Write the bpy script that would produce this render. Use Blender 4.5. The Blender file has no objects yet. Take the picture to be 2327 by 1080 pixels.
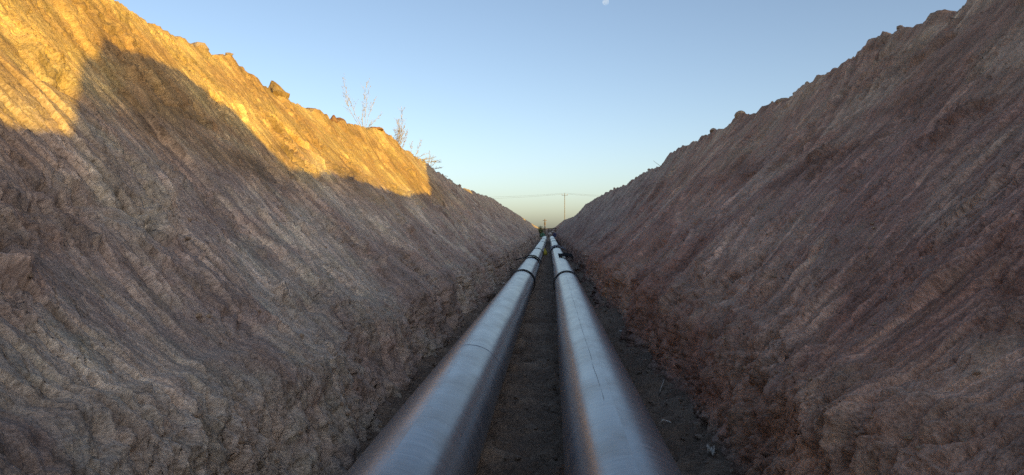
import bpy, bmesh, math, random
import numpy as np
from mathutils import Vector, Matrix, noise as mnoise

R = math.radians
scene = bpy.context.scene
col = scene.collection
random.seed(7)
RNG = np.random.default_rng(11)

# ------------------------------------------------------------------ camera
CAM_Z = 1.72                     # eye height above the trench floor
FPX = 1748.0                     # focal length in pixels of the 2327 px wide picture
cam_d = bpy.data.cameras.new('camera')
cam_d.sensor_width = 36.0
cam_d.lens = 36.0 * FPX / 2327.0
cam_d.clip_start = 0.05
cam_d.clip_end = 20000.0
cam = bpy.data.objects.new('camera', cam_d)
col.objects.link(cam)
cam.location = (0, 0, CAM_Z)
cam.rotation_euler = (R(90 - 0.49), 0, R(2.64))
scene.camera = cam

# ------------------------------------------------------------------ sky and sun
SUN_AZ = 135.0                   # clockwise from the trench axis (+Y)
SUN_EL = 9.8
world = bpy.data.worlds.new('World')
scene.world = world
world.use_nodes = True
wn = world.node_tree.nodes
wl = world.node_tree.links
wn.clear()
sky = wn.new('ShaderNodeTexSky')
sky.sky_type = 'NISHITA'
sky.sun_disc = False
sky.sun_elevation = R(SUN_EL)
sky.sun_rotation = R(SUN_AZ)
sky.altitude = 50
sky.air_density = 0.63
sky.dust_density = 1.7
sky.ozone_density = 0.4
bg = wn.new('ShaderNodeBackground')
bg.inputs['Strength'].default_value = 0.15
wo = wn.new('ShaderNodeOutputWorld')
wl.new(sky.outputs[0], bg.inputs['Color'])
wl.new(bg.outputs[0], wo.inputs['Surface'])

sun_d = bpy.data.lights.new('sun', 'SUN')
sun_d.energy = 3.6
sun_d.angle = R(0.4)
sun_d.color = (1.0, 0.63, 0.03)
sun = bpy.data.objects.new('sun', sun_d)
col.objects.link(sun)
sdir = Vector((math.sin(R(SUN_AZ)) * math.cos(R(SUN_EL)), math.cos(R(SUN_AZ)) * math.cos(R(SUN_EL)), math.sin(R(SUN_EL))))
sun.rotation_euler = sdir.to_track_quat('Z', 'Y').to_euler()
sun.location = sdir * 60

vs = scene.view_settings
scene.display_settings.display_device = 'sRGB'
vs.view_transform = 'Standard'
vs.look = 'None'
vs.exposure = 0.68
vs.gamma = 1.0
vs.use_curve_mapping = False
scene.cycles.max_bounces = 6
scene.cycles.diffuse_bounces = 4
scene.cycles.use_denoising = False
scene.cycles.use_light_tree = False
world.cycles.sampling_method = 'MANUAL'
world.cycles.sample_map_resolution = 1024

# ------------------------------------------------------------------ helpers
def tag(o, label=None, cat=None, group=None, kind=None):
    if label: o['label'] = label
    if cat: o['category'] = cat
    if group: o['group'] = group
    if kind: o['kind'] = kind
    return o

def empty(name, loc=(0, 0, 0)):
    o = bpy.data.objects.new(name, None)
    o.empty_display_size = 0.1
    o.location = loc
    col.objects.link(o)
    return o

def obj_np(name, verts, faces, mat, parent=None, smooth=True, attrs=None):
    """verts (n,3) array, faces (m,4) or (m,3) int array -> one mesh object"""
    verts = np.asarray(verts, np.float32); faces = np.asarray(faces, np.int32)
    k = faces.shape[1]
    me = bpy.data.meshes.new(name)
    me.vertices.add(len(verts)); me.vertices.foreach_set('co', verts.ravel())
    me.loops.add(faces.size); me.loops.foreach_set('vertex_index', faces.ravel())
    me.polygons.add(len(faces))
    me.polygons.foreach_set('loop_start', np.arange(0, faces.size, k, dtype=np.int32))
    me.polygons.foreach_set('use_smooth', np.full(len(faces), smooth, dtype=bool))
    for an, (dt, arr) in (attrs or {}).items():
        a = me.attributes.new(an, dt, 'POINT')
        a.data.foreach_set('vector' if dt == 'FLOAT_VECTOR' else 'value', np.asarray(arr, np.float32).ravel())
    me.update(calc_edges=True)
    me.validate()
    me.materials.append(mat)
    o = bpy.data.objects.new(name, me)
    col.objects.link(o)
    if parent: o.parent = parent
    return o

def grid_faces(n, m, flip=False):
    i = np.arange(n - 1)[:, None]; j = np.arange(m - 1)[None, :]
    a = i * m + j; b = (i + 1) * m + j; c = (i + 1) * m + j + 1; d = i * m + j + 1
    q = np.stack([a, d, c, b] if flip else [a, b, c, d], -1).reshape(-1, 4)
    return q

def obj_bm(name, bm, mat, parent=None, smooth=True):
    me = bpy.data.meshes.new(name)
    bmesh.ops.recalc_face_normals(bm, faces=bm.faces[:])
    bm.to_mesh(me); bm.free()
    if smooth:
        me.polygons.foreach_set('use_smooth', np.ones(len(me.polygons), dtype=bool))
    me.materials.append(mat)
    o = bpy.data.objects.new(name, me)
    col.objects.link(o)
    if parent: o.parent = parent
    return o

_perm = np.random.default_rng(3).permutation(256).astype(np.int64)
_ang = np.random.default_rng(4).random(256) * 2 * np.pi
_gx, _gy = np.cos(_ang), np.sin(_ang)
def perlin(x, y, seed=0):
    x = np.asarray(x, np.float64) + seed * 17.31; y = np.asarray(y, np.float64) + seed * 9.77
    xi = np.floor(x).astype(np.int64); yi = np.floor(y).astype(np.int64)
    xf = x - xi; yf = y - yi
    u = xf * xf * xf * (xf * (xf * 6 - 15) + 10); v = yf * yf * yf * (yf * (yf * 6 - 15) + 10)
    def g(a, b, dx, dy):
        h = _perm[(_perm[a & 255] + b + seed * 31) & 255]
        return _gx[h] * dx + _gy[h] * dy
    n00 = g(xi, yi, xf, yf); n10 = g(xi + 1, yi, xf - 1, yf)
    n01 = g(xi, yi + 1, xf, yf - 1); n11 = g(xi + 1, yi + 1, xf - 1, yf - 1)
    a = n00 + u * (n10 - n00); b = n01 + u * (n11 - n01)
    return 1.5 * (a + v * (b - a))
def fbm(x, y, seed=0, octv=4, gain=0.5, lac=2.03):
    r = 0; a = 1.0
    for k in range(octv):
        r = r + a * perlin(x, y, seed + k); x = x * lac; y = y * lac; a *= gain
    return r
def ridged(x, y, seed=0, octv=3):
    r = 0; a = 1.0; t = 0
    for k in range(octv):
        r = r + a * (1 - np.abs(perlin(x, y, seed + k))); t += a; x = x * 2.1; y = y * 2.1; a *= 0.5
    return r / t
def sstep(a, b, x):
    t = np.clip((x - a) / (b - a), 0, 1); return t * t * (3 - 2 * t)

# ------------------------------------------------------------------ materials
def new_mat(name):
    m = bpy.data.materials.new(name); m.use_nodes = True
    nt = m.node_tree
    b = nt.nodes['Principled BSDF']
    return m, nt.nodes, nt.links, b

def ramp(n, l, src, stops):
    r = n.new('ShaderNodeValToRGB')
    while len(r.color_ramp.elements) > 1: r.color_ramp.elements.remove(r.color_ramp.elements[-1])
    r.color_ramp.elements[0].position = stops[0][0]; r.color_ramp.elements[0].color = (*stops[0][1], 1)
    for p, c in stops[1:]:
        e = r.color_ramp.elements.new(p); e.color = (*c, 1)
    l.new(src, r.inputs[0])
    return r.outputs['Color']

def mixc(n, l, fac, a, b, mode='MIX'):
    m = n.new('ShaderNodeMix'); m.data_type = 'RGBA'; m.blend_type = mode
    for sock, v in ((m.inputs[0], fac), (m.inputs[6], a), (m.inputs[7], b)):
        if isinstance(v, (int, float)): sock.default_value = v
        elif isinstance(v, tuple): sock.default_value = (*v, 1)
        else: l.new(v, sock)
    return m.outputs[2]

def noise_tex(n, l, vec, scale, detail=4, rough=0.55, dist=0.0):
    t = n.new('ShaderNodeTexNoise'); t.inputs['Scale'].default_value = scale
    t.inputs['Detail'].default_value = detail; t.inputs['Roughness'].default_value = rough
    t.inputs['Distortion'].default_value = dist
    if vec is not None: l.new(vec, t.inputs['Vector'])
    return t.outputs['Fac']

def mapping(n, l, vec, scale=(1, 1, 1), rot=(0, 0, 0), loc=(0, 0, 0)):
    m = n.new('ShaderNodeMapping')
    m.inputs['Scale'].default_value = scale; m.inputs['Rotation'].default_value = rot; m.inputs['Location'].default_value = loc
    l.new(vec, m.inputs['Vector']); return m.outputs[0]

def math_n(n, l, op, a, b=None):
    m = n.new('ShaderNodeMath'); m.operation = op
    for i, v in enumerate((a, b)):
        if v is None: continue
        if isinstance(v, (int, float)): m.inputs[i].default_value = v
        else: l.new(v, m.inputs[i])
    return m.outputs[0]

def soil_wall_mat(name, stops, loess_sun_tint, tilt):
    m, n, l, b = new_mat(name)
    at = n.new('ShaderNodeAttribute'); at.attribute_name = 'wallco'          # (along, up the slope, height)
    sm = n.new('ShaderNodeAttribute'); sm.attribute_name = 'smear'           # 1 where the bucket left a smooth cut
    co = at.outputs['Vector']
    sep = n.new('ShaderNodeSeparateXYZ'); l.new(co, sep.inputs[0])
    big = noise_tex(n, l, mapping(n, l, co, (0.55, 0.4, 1)), 1.0, 5, 0.6, 0.4)
    c = ramp(n, l, big, stops)
    # streaks along the dig direction
    st = noise_tex(n, l, mapping(n, l, co, (7.0, 0.55, 1), (0, 0, R(tilt))), 1.0, 5, 0.6)
    c = mixc(n, l, 0.75, c, ramp(n, l, st, [(0.3, (0.55, 0.53, 0.51)), (0.5, (1, 1, 1)), (0.7, (1.45, 1.43, 1.38))]), 'MULTIPLY')
    fine = noise_tex(n, l, mapping(n, l, co, (20, 13, 1), (0, 0, R(22))), 1.0, 8, 0.78, 0.25)
    grit = noise_tex(n, l, mapping(n, l, co, (75, 60, 1), (0, 0, R(22))), 1.0, 4, 0.7)
    c = mixc(n, l, 0.85, c, ramp(n, l, grit, [(0.30, (0.45, 0.42, 0.40)), (0.5, (1, 1, 1)), (0.70, (1.5, 1.5, 1.48))]), 'MULTIPLY')
    c = mixc(n, l, 0.8, c, ramp(n, l, fine, [(0.30, (0.34, 0.31, 0.29)), (0.45, (0.95, 0.95, 0.95)), (0.55, (1.05, 1.05, 1.05)), (0.72, (1.5, 1.48, 1.45))]), 'MULTIPLY')
    # yellow-brown upper soil bed, with the sun's gold put into its colour
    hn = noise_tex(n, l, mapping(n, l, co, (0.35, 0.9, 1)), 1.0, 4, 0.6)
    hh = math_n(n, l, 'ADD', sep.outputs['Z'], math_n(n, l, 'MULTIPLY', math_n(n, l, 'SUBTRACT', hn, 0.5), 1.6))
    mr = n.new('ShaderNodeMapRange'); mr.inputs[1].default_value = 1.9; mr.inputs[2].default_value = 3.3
    mr.inputs[3].default_value = 0.0; mr.inputs[4].default_value = loess_sun_tint; mr.interpolation_type = 'SMOOTHSTEP'
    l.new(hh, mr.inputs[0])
    ms = n.new('ShaderNodeMapRange'); ms.inputs[1].default_value = 24.0; ms.inputs[2].default_value = 34.0; ms.inputs[3].default_value = 1.0; ms.inputs[4].default_value = 0.15   # the yellow fades out past the sunlit stretch
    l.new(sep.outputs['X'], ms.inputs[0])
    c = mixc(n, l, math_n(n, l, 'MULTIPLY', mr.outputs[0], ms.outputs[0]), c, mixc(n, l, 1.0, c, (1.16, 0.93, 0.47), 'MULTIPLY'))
    # smeared clay is paler and greyer
    c = mixc(n, l, math_n(n, l, 'MULTIPLY', sm.outputs['Fac'], 0.35), c, mixc(n, l, 1.0, c, (1.25, 1.25, 1.22), 'MULTIPLY'))
    rd = n.new('ShaderNodeAttribute'); rd.attribute_name = 'ridge'           # tooth-mark edges, made paler in the colour
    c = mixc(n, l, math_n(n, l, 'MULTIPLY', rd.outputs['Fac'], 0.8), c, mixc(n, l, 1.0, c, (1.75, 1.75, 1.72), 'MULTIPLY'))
    # reddish and olive flecks
    fl = noise_tex(n, l, mapping(n, l, co, (3.1, 2.0, 1), (0, 0, 0.5), (5, 3, 0)), 1.0, 5, 0.65)
    c = mixc(n, l, 0.8, c, ramp(n, l, fl, [(0.32, (0.95, 1.0, 0.93)), (0.5, (1, 1, 1)), (0.68, (1.05, 0.96, 0.93))]), 'MULTIPLY')
    l.new(c, b.inputs['Base Color'])
    b.inputs['Roughness'].default_value = 0.92
    b.inputs['Specular IOR Level'].default_value = 0.25
    bp = n.new('ShaderNodeBump'); bp.inputs['Strength'].default_value = 0.9; bp.inputs['Distance'].default_value = 0.022
    f2 = noise_tex(n, l, mapping(n, l, co, (55, 28, 1), (0, 0, R(20))), 1.0, 5, 0.7)
    l.new(math_n(n, l, 'ADD', fine, math_n(n, l, 'MULTIPLY', f2, 0.5)), bp.inputs['Height'])
    l.new(bp.outputs[0], b.inputs['Normal'])
    return m

def soil_mat(name, c1, c2, c3, scale=2.0, bump=0.03, rough=0.95):
    m, n, l, b = new_mat(name)
    tc = n.new('ShaderNodeTexCoord')
    co = tc.outputs['Object']
    big = noise_tex(n, l, co, scale, 5, 0.6)
    c = ramp(n, l, big, [(0.3, c1), (0.5, c2), (0.7, c3)])
    fine = noise_tex(n, l, co, scale * 14, 6, 0.7)
    c = mixc(n, l, 0.7, c, ramp(n, l, fine, [(0.28, (0.5, 0.48, 0.46)), (0.5, (1, 1, 1)), (0.72, (1.4, 1.38, 1.34))]), 'MULTIPLY')
    l.new(c, b.inputs['Base Color']); b.inputs['Roughness'].default_value = rough
    b.inputs['Specular IOR Level'].default_value = 0.25
    bp = n.new('ShaderNodeBump'); bp.inputs['Strength'].default_value = 0.9; bp.inputs['Distance'].default_value = bump
    l.new(fine, bp.inputs['Height']); l.new(bp.outputs[0], b.inputs['Normal'])
    return m

def plain_mat(name, colour, rough=0.7, metal=0.0, var=0.25, scale=12, bump=0.0, spec=0.4):
    m, n, l, b = new_mat(name)
    tc = n.new('ShaderNodeTexCoord')
    f = noise_tex(n, l, tc.outputs['Object'], scale, 5, 0.6)
    lo = tuple(v * (1 - var) for v in colour); hi = tuple(min(1, v * (1 + var)) for v in colour)
    l.new(ramp(n, l, f, [(0.3, lo), (0.7, hi)]), b.inputs['Base Color'])
    b.inputs['Roughness'].default_value = rough; b.inputs['Metallic'].default_value = metal
    b.inputs['Specular IOR Level'].default_value = spec
    if bump:
        bp = n.new('ShaderNodeBump'); bp.inputs['Strength'].default_value = 0.6; bp.inputs['Distance'].default_value = bump
        l.new(f, bp.inputs['Height']); l.new(bp.outputs[0], b.inputs['Normal'])
    return m

def pipe_mat():
    m, n, l, b = new_mat('pipe_jacket')
    at = n.new('ShaderNodeAttribute'); at.attribute_name = 'pipeco'          # (round the pipe, along it, height on it)
    co = at.outputs['Vector']
    scr = noise_tex(n, l, mapping(n, l, co, (1.6, 16, 0)), 1.0, 5, 0.6, 0.5)
    lon = noise_tex(n, l, mapping(n, l, co, (9, 0.5, 0)), 1.0, 4, 0.6)
    dirt = noise_tex(n, l, mapping(n, l, co, (2.2, 1.4, 0)), 1.0, 6, 0.65)
    c = ramp(n, l, scr, [(0.3, (0.19, 0.205, 0.235)), (0.55, (0.25, 0.268, 0.30)), (0.75, (0.35, 0.368, 0.40))])
    c = mixc(n, l, 0.5, c, ramp(n, l, lon, [(0.3, (0.8, 0.8, 0.82)), (0.7, (1.15, 1.15, 1.13))]), 'MULTIPLY')
    dm = ramp(n, l, dirt, [(0.44, (0, 0, 0)), (0.66, (0.8, 0.8, 0.8))])
    c = mixc(n, l, dm, c, (0.205, 0.195, 0.190))
    l.new(c, b.inputs['Base Color'])
    mt = math_n(n, l, 'SUBTRACT', 0.46, math_n(n, l, 'MULTIPLY', dm, 0.4))
    l.new(mt, b.inputs['Metallic'])
    rg = math_n(n, l, 'ADD', 0.12, math_n(n, l, 'ADD', math_n(n, l, 'MULTIPLY', scr, 0.16), math_n(n, l, 'MULTIPLY', dirt, 0.16)))
    l.new(rg, b.inputs['Roughness'])
    bp = n.new('ShaderNodeBump'); bp.inputs['Strength'].default_value = 0.25; bp.inputs['Distance'].default_value = 0.004
    l.new(math_n(n, l, 'ADD', scr, lon), bp.inputs['Height']); l.new(bp.outputs[0], b.inputs['Normal'])
    return m

M = {}
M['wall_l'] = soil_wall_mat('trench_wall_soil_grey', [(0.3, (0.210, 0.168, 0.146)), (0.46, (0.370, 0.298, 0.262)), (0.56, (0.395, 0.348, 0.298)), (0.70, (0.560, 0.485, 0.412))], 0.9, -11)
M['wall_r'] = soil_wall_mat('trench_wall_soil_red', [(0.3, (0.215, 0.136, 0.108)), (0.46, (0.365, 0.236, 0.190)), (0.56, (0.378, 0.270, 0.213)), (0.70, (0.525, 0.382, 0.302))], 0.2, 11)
M['floor'] = soil_mat('trench_floor_soil', (0.19, 0.14, 0.105), (0.28, 0.21, 0.158), (0.39, 0.30, 0.225), 1.6, 0.06)
M['field'] = soil_mat('field_soil', (0.20, 0.15, 0.09), (0.27, 0.20, 0.12), (0.33, 0.25, 0.15), 0.4, 0.08)
M['clod'] = soil_mat('clod_soil', (0.30, 0.225, 0.165), (0.40, 0.305, 0.225), (0.50, 0.39, 0.29), 5.0, 0.02)
M['clod_dark'] = soil_mat('damp_clod_soil', (0.17, 0.135, 0.108), (0.25, 0.20, 0.16), (0.35, 0.28, 0.22), 5.0, 0.02)
M['loess_clod'] = soil_mat('loess_clod', (0.22, 0.15, 0.075), (0.34, 0.235, 0.115), (0.42, 0.30, 0.16), 5.0, 0.03)
M['crust'] = soil_mat('red_crust_soil', (0.20, 0.10, 0.06), (0.28, 0.15, 0.09), (0.35, 0.22, 0.13), 5.0, 0.02)
M['pipe'] = pipe_mat()
M['rubber'] = plain_mat('black_rubber', (0.016, 0.017, 0.020), 0.8, 0, 0.3, 8, 0.0, 0.1)
M['black_cloth'] = plain_mat('black_cloth', (0.012, 0.013, 0.016), 0.95, 0, 0.3, 10, 0.0, 0.05)
M['grey_cloth'] = plain_mat('grey_cloth', (0.16, 0.17, 0.20), 0.85, 0, 0.3, 10)
M['marking'] = plain_mat('dark_marking_paint', (0.14, 0.147, 0.16), 0.5, 0.3, 0.4, 30)
M['dry_stem'] = plain_mat('dry_stem', (0.42, 0.34, 0.24), 0.85, 0, 0.35, 9)
M['grey_stem'] = plain_mat('weathered_stem', (0.42, 0.37, 0.32), 0.85, 0, 0.35, 9)
M['wood'] = plain_mat('weathered_wood', (0.16, 0.12, 0.085), 0.85, 0, 0.4, 4, 0.01)
M['concrete'] = plain_mat('pole_concrete', (0.20, 0.19, 0.175), 0.85, 0, 0.2, 3)
M['wire'] = plain_mat('wire_metal', (0.12, 0.12, 0.12), 0.6, 0.4, 0.2, 1)
M['porcelain'] = plain_mat('porcelain', (0.35, 0.22, 0.16), 0.3, 0, 0.1, 5)
M['white'] = plain_mat('pale_plastic', (0.62, 0.60, 0.55), 0.6, 0, 0.2, 20)
M['lath'] = plain_mat('pale_lath', (0.48, 0.43, 0.36), 0.8, 0, 0.25, 15)
M['yellow'] = plain_mat('yellow_bag', (0.45, 0.42, 0.06), 0.7, 0, 0.35, 9)
M['green'] = plain_mat('green_tarp', (0.06, 0.17, 0.11), 0.6, 0, 0.4, 3)
M['blue'] = plain_mat('dark_blue_tarp', (0.045, 0.05, 0.12), 0.6, 0, 0.4, 3)
M['leaf'] = plain_mat('leaf_green', (0.09, 0.13, 0.05), 0.7, 0, 0.5, 6)

# ------------------------------------------------------------------ trench profile (heights relative to the eye are turned to floor = 0)
def px(dx): return 5.0 * FPX / np.asarray(dx, float)

L_PTS = [(1600, .520), (994, .528), (850, .532), (724, .546), (680, .532), (624, .508), (560, .512), (484, .527), (450, .545), (414, .578), (372, .622), (358, .612), (340, .578),
         (300, .560), (274, .556), (230, .520), (194, .505), (160, .53), (119, .605), (112, .575), (100, .57), (80, .56), (64, .547), (44, .50), (24, .42), (20, .40)]
R_PTS = [(8740, .550), (3200, .552), (1600, .545), (1000, .56), (942, .562), (936, .546), (833, .558), (726, .589), (689, .580), (629, .577), (548, .568), (541, .550), (513, .585), (453, .576),
         (425, .593), (400, .59), (365, .603), (322, .612), (284, .636), (270, .60), (255, .565), (210, .61), (174, .59), (136, .647), (112, .665), (88, .69), (75, .62),
         (60, .53), (45, .60), (38, .66), (26, .60), (19, .50), (17, .45)]
def far_crest(y):                 # the trench gets narrower and shallower towards its far end
    return np.interp(y, [0, 55, 90, 130, 190], [5.0, 5.0, 4.0, 2.9, 2.0])
def ratio(side, y):
    pts = L_PTS if side < 0 else R_PTS
    # picture offset of the crest at depth y, then the ratio read there
    xc = far_crest(y)
    off = np.where(y > 1, FPX * xc / np.maximum(y, 1), 1748 * 5.0)
    d = np.array([p[0] for p in pts][::-1], float); r = np.array([p[1] for p in pts][::-1], float)
    return np.interp(off, d, r)
def floor_z(y):
    return np.interp(y, [-100, 25, 90, 130, 165, 190], [0, 0, 0.32, 0.55, 1.3, 2.3])
def foot_x(side, y):
    base = 1.54 if side < 0 else 1.34
    w = 0.07 * np.sin(y * 0.9 + side) + 0.05 * np.sin(y * 2.3 + 2 * side)
    return (base + w) * np.interp(y, [0, 90, 190], [1, 0.95, 0.62])
def crest_xz(side, y):
    xc = far_crest(y)
    z = CAM_Z + ratio(side, y) * xc
    return xc, z

def trench_columns():
    ys = [-70.0]
    y = -70.0
    while y < 2.3:
        y += 0.5 if y < -30 else (0.25 if y < -6 else (0.08 if y < 0 else 0.03)); ys.append(y)
    while y < 190:
        d = 0.0005 * y * y
        d = max(0.006, min(d, 0.15 if y < 60 else 0.15 + (y - 60) * 0.004))
        y += d; ys.append(y)
    return np.array(ys)

COLS = trench_columns()

def strokes_for(side, rng):
    """passes of the digger bucket: (along, up, length, width, tilt, depth, curve, teeth, roll, hollow, tooth height)"""
    out = []
    for band, (uc0, l0, l1, step, w0, w1) in enumerate([(3.9, 3.2, 6.0, 0.55, 0.55, 1.25), (1.6, 1.6, 3.0, 0.8, 0.5, 1.0), (4.0, 1.2, 2.4, 1.6, 0.4, 0.9)]):
        y = -8.0
        while y < 80:
            w = rng.uniform(w0, w1)
            if side < 0: tilt = -0.17 + 0.20 * float(perlin(y * 0.23, band * 3.1, 7)) + rng.uniform(-0.06, 0.06) - (0.12 if y < 6 else 0)
            else: tilt = (0.22, -0.10, 0.1)[band] + 0.20 * float(perlin(y * 0.23, band * 3.1, 8)) + rng.uniform(-0.06, 0.06)
            out.append((y, uc0 + rng.uniform(-0.7, 0.7), rng.uniform(l0, l1), w, tilt, rng.uniform(0.02, 0.055) + (0.01 if band else 0), rng.uniform(-0.05, 0.02), int(rng.integers(3, 7)),
                        -rng.uniform(0.0, 0.06) * rng.choice([0.3, 0.6, 1.1]), rng.uniform(0.0, 0.05), rng.choice([0.0, 0.008, 0.015, 0.028])))
            y += step * rng.uniform(0.65, 1.3) * (1 if y < 30 else 1.4)
    rng.shuffle(out)
    return out

# long scrape lines left by single teeth: picture points (top -> bottom) read on the wall planes
SCRAPES = {
    -1: [((0, 478), (247, 695), 1.6), ((247, 695), (508, 908), 1.2), ((407, 441), (553, 602), 1), ((386, 482), (485, 624), 1), ((295, 475), (433, 632), 1.3), ((270, 500), (400, 650), .8), ((500, 467), (568, 557), .8), ((657, 449), (784, 587), 1),
         ((351, 295), (418, 407), 1), ((702, 520), (754, 609), .8), ((717, 744), (777, 818), .8), ((636, 254), (727, 318), 1), ((694, 293), (782, 383), 1), ((529, 195), (571, 257), 1), ((779, 312), (824, 370), 1), ((630, 331), (668, 387), .8), ((600, 300), (700, 400), .8),
         ((60, 760), (230, 890), .9), ((560, 640), (690, 770), .8), ((620, 560), (740, 700), .8), ((470, 330), (590, 480), .7), ((150, 330), (330, 560), .8), ((820, 500), (900, 600), .8), ((760, 480), (860, 600), .7), ((0, 600), (160, 720), .8), ((330, 700), (560, 900), .8)],
    1: [((1966, 568), (1753, 826), 1.7), ((1846, 520), (1730, 654), 1.3), ((1760, 530), (1648, 660), 1.2), ((1693, 486), (1596, 624), 1.2), ((2324, 505), (2096, 714), 1.5), ((2104, 452), (1969, 587), 1.1), ((1922, 140), (1800, 340), 1.6), ((1800, 340), (1700, 480), .9),
        ((1850, 270), (1780, 330), .8), ((1785, 240), (1755, 310), .8), ((1990, 165), (1900, 300), .7), ((2170, 520), (2040, 640), .9), ((2000, 640), (1830, 830), .8), ((2200, 620), (1900, 900), .9), ((1620, 440), (1560, 560), .8), ((1560, 420), (1500, 540), .7),
        ((2327, 380), (2140, 520), .8), ((2250, 200), (2080, 380), .8), ((2050, 300), (1900, 470), .8), ((1700, 380), (1620, 500), .8), ((2327, 700), (2050, 900), .9), ((1480, 470), (1430, 560), .7)]}
def wall_su(side, ix, iy):
    dx = abs(ix - 1244.0); dz = 525.0 - iy
    xf, xc = (1.70, 5.0) if side < 0 else (1.50, 5.0)
    zc = 2.74 if side < 0 else 2.88
    k = (xc - xf) / (zc + 0.85); t = (xf + 0.85 * k) / (dx - dz * k)
    z = dz * t
    f = np.clip((z + 0.85) / (zc + 0.85), -0.15, 1)
    return FPX * t, (0.16 + 0.84 * f) * 5.9
def all_scrapes(side, rng):
    out = []
    for (a, b, k) in SCRAPES[side]:
        (s0, u0), (s1, u1) = wall_su(side, *a), wall_su(side, *b)
        out.append((s0, u0, s1, u1, k))
        for q in range(2):
            o = rng.choice([-0.44, -0.22, 0.22, 0.44]) + rng.uniform(-0.04, 0.04); c = rng.uniform(-0.3, 0.3)
            out.append((s0 + o, u0 + c, s1 + o, u1 + c + rng.uniform(-.2, .2), k * rng.uniform(0.35, 0.7)))
    y = 3.0
    while y < 45:
        u0 = rng.uniform(2.8, 5.4); L = rng.uniform(0.9, 2.6); tl = (-0.2 if side < 0 else 0.22) + rng.uniform(-0.12, 0.12)
        for q in range(int(rng.integers(1, 5))):
            o = q * 0.23
            out.append((y + o, u0 + rng.uniform(-.2, .2), y + o - tl * L, u0 - L + rng.uniform(-.3, .3), rng.uniform(0.3, 0.8)))
        y += rng.uniform(0.4, 1.3) * (1 + y / 25)
    return out

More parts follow.
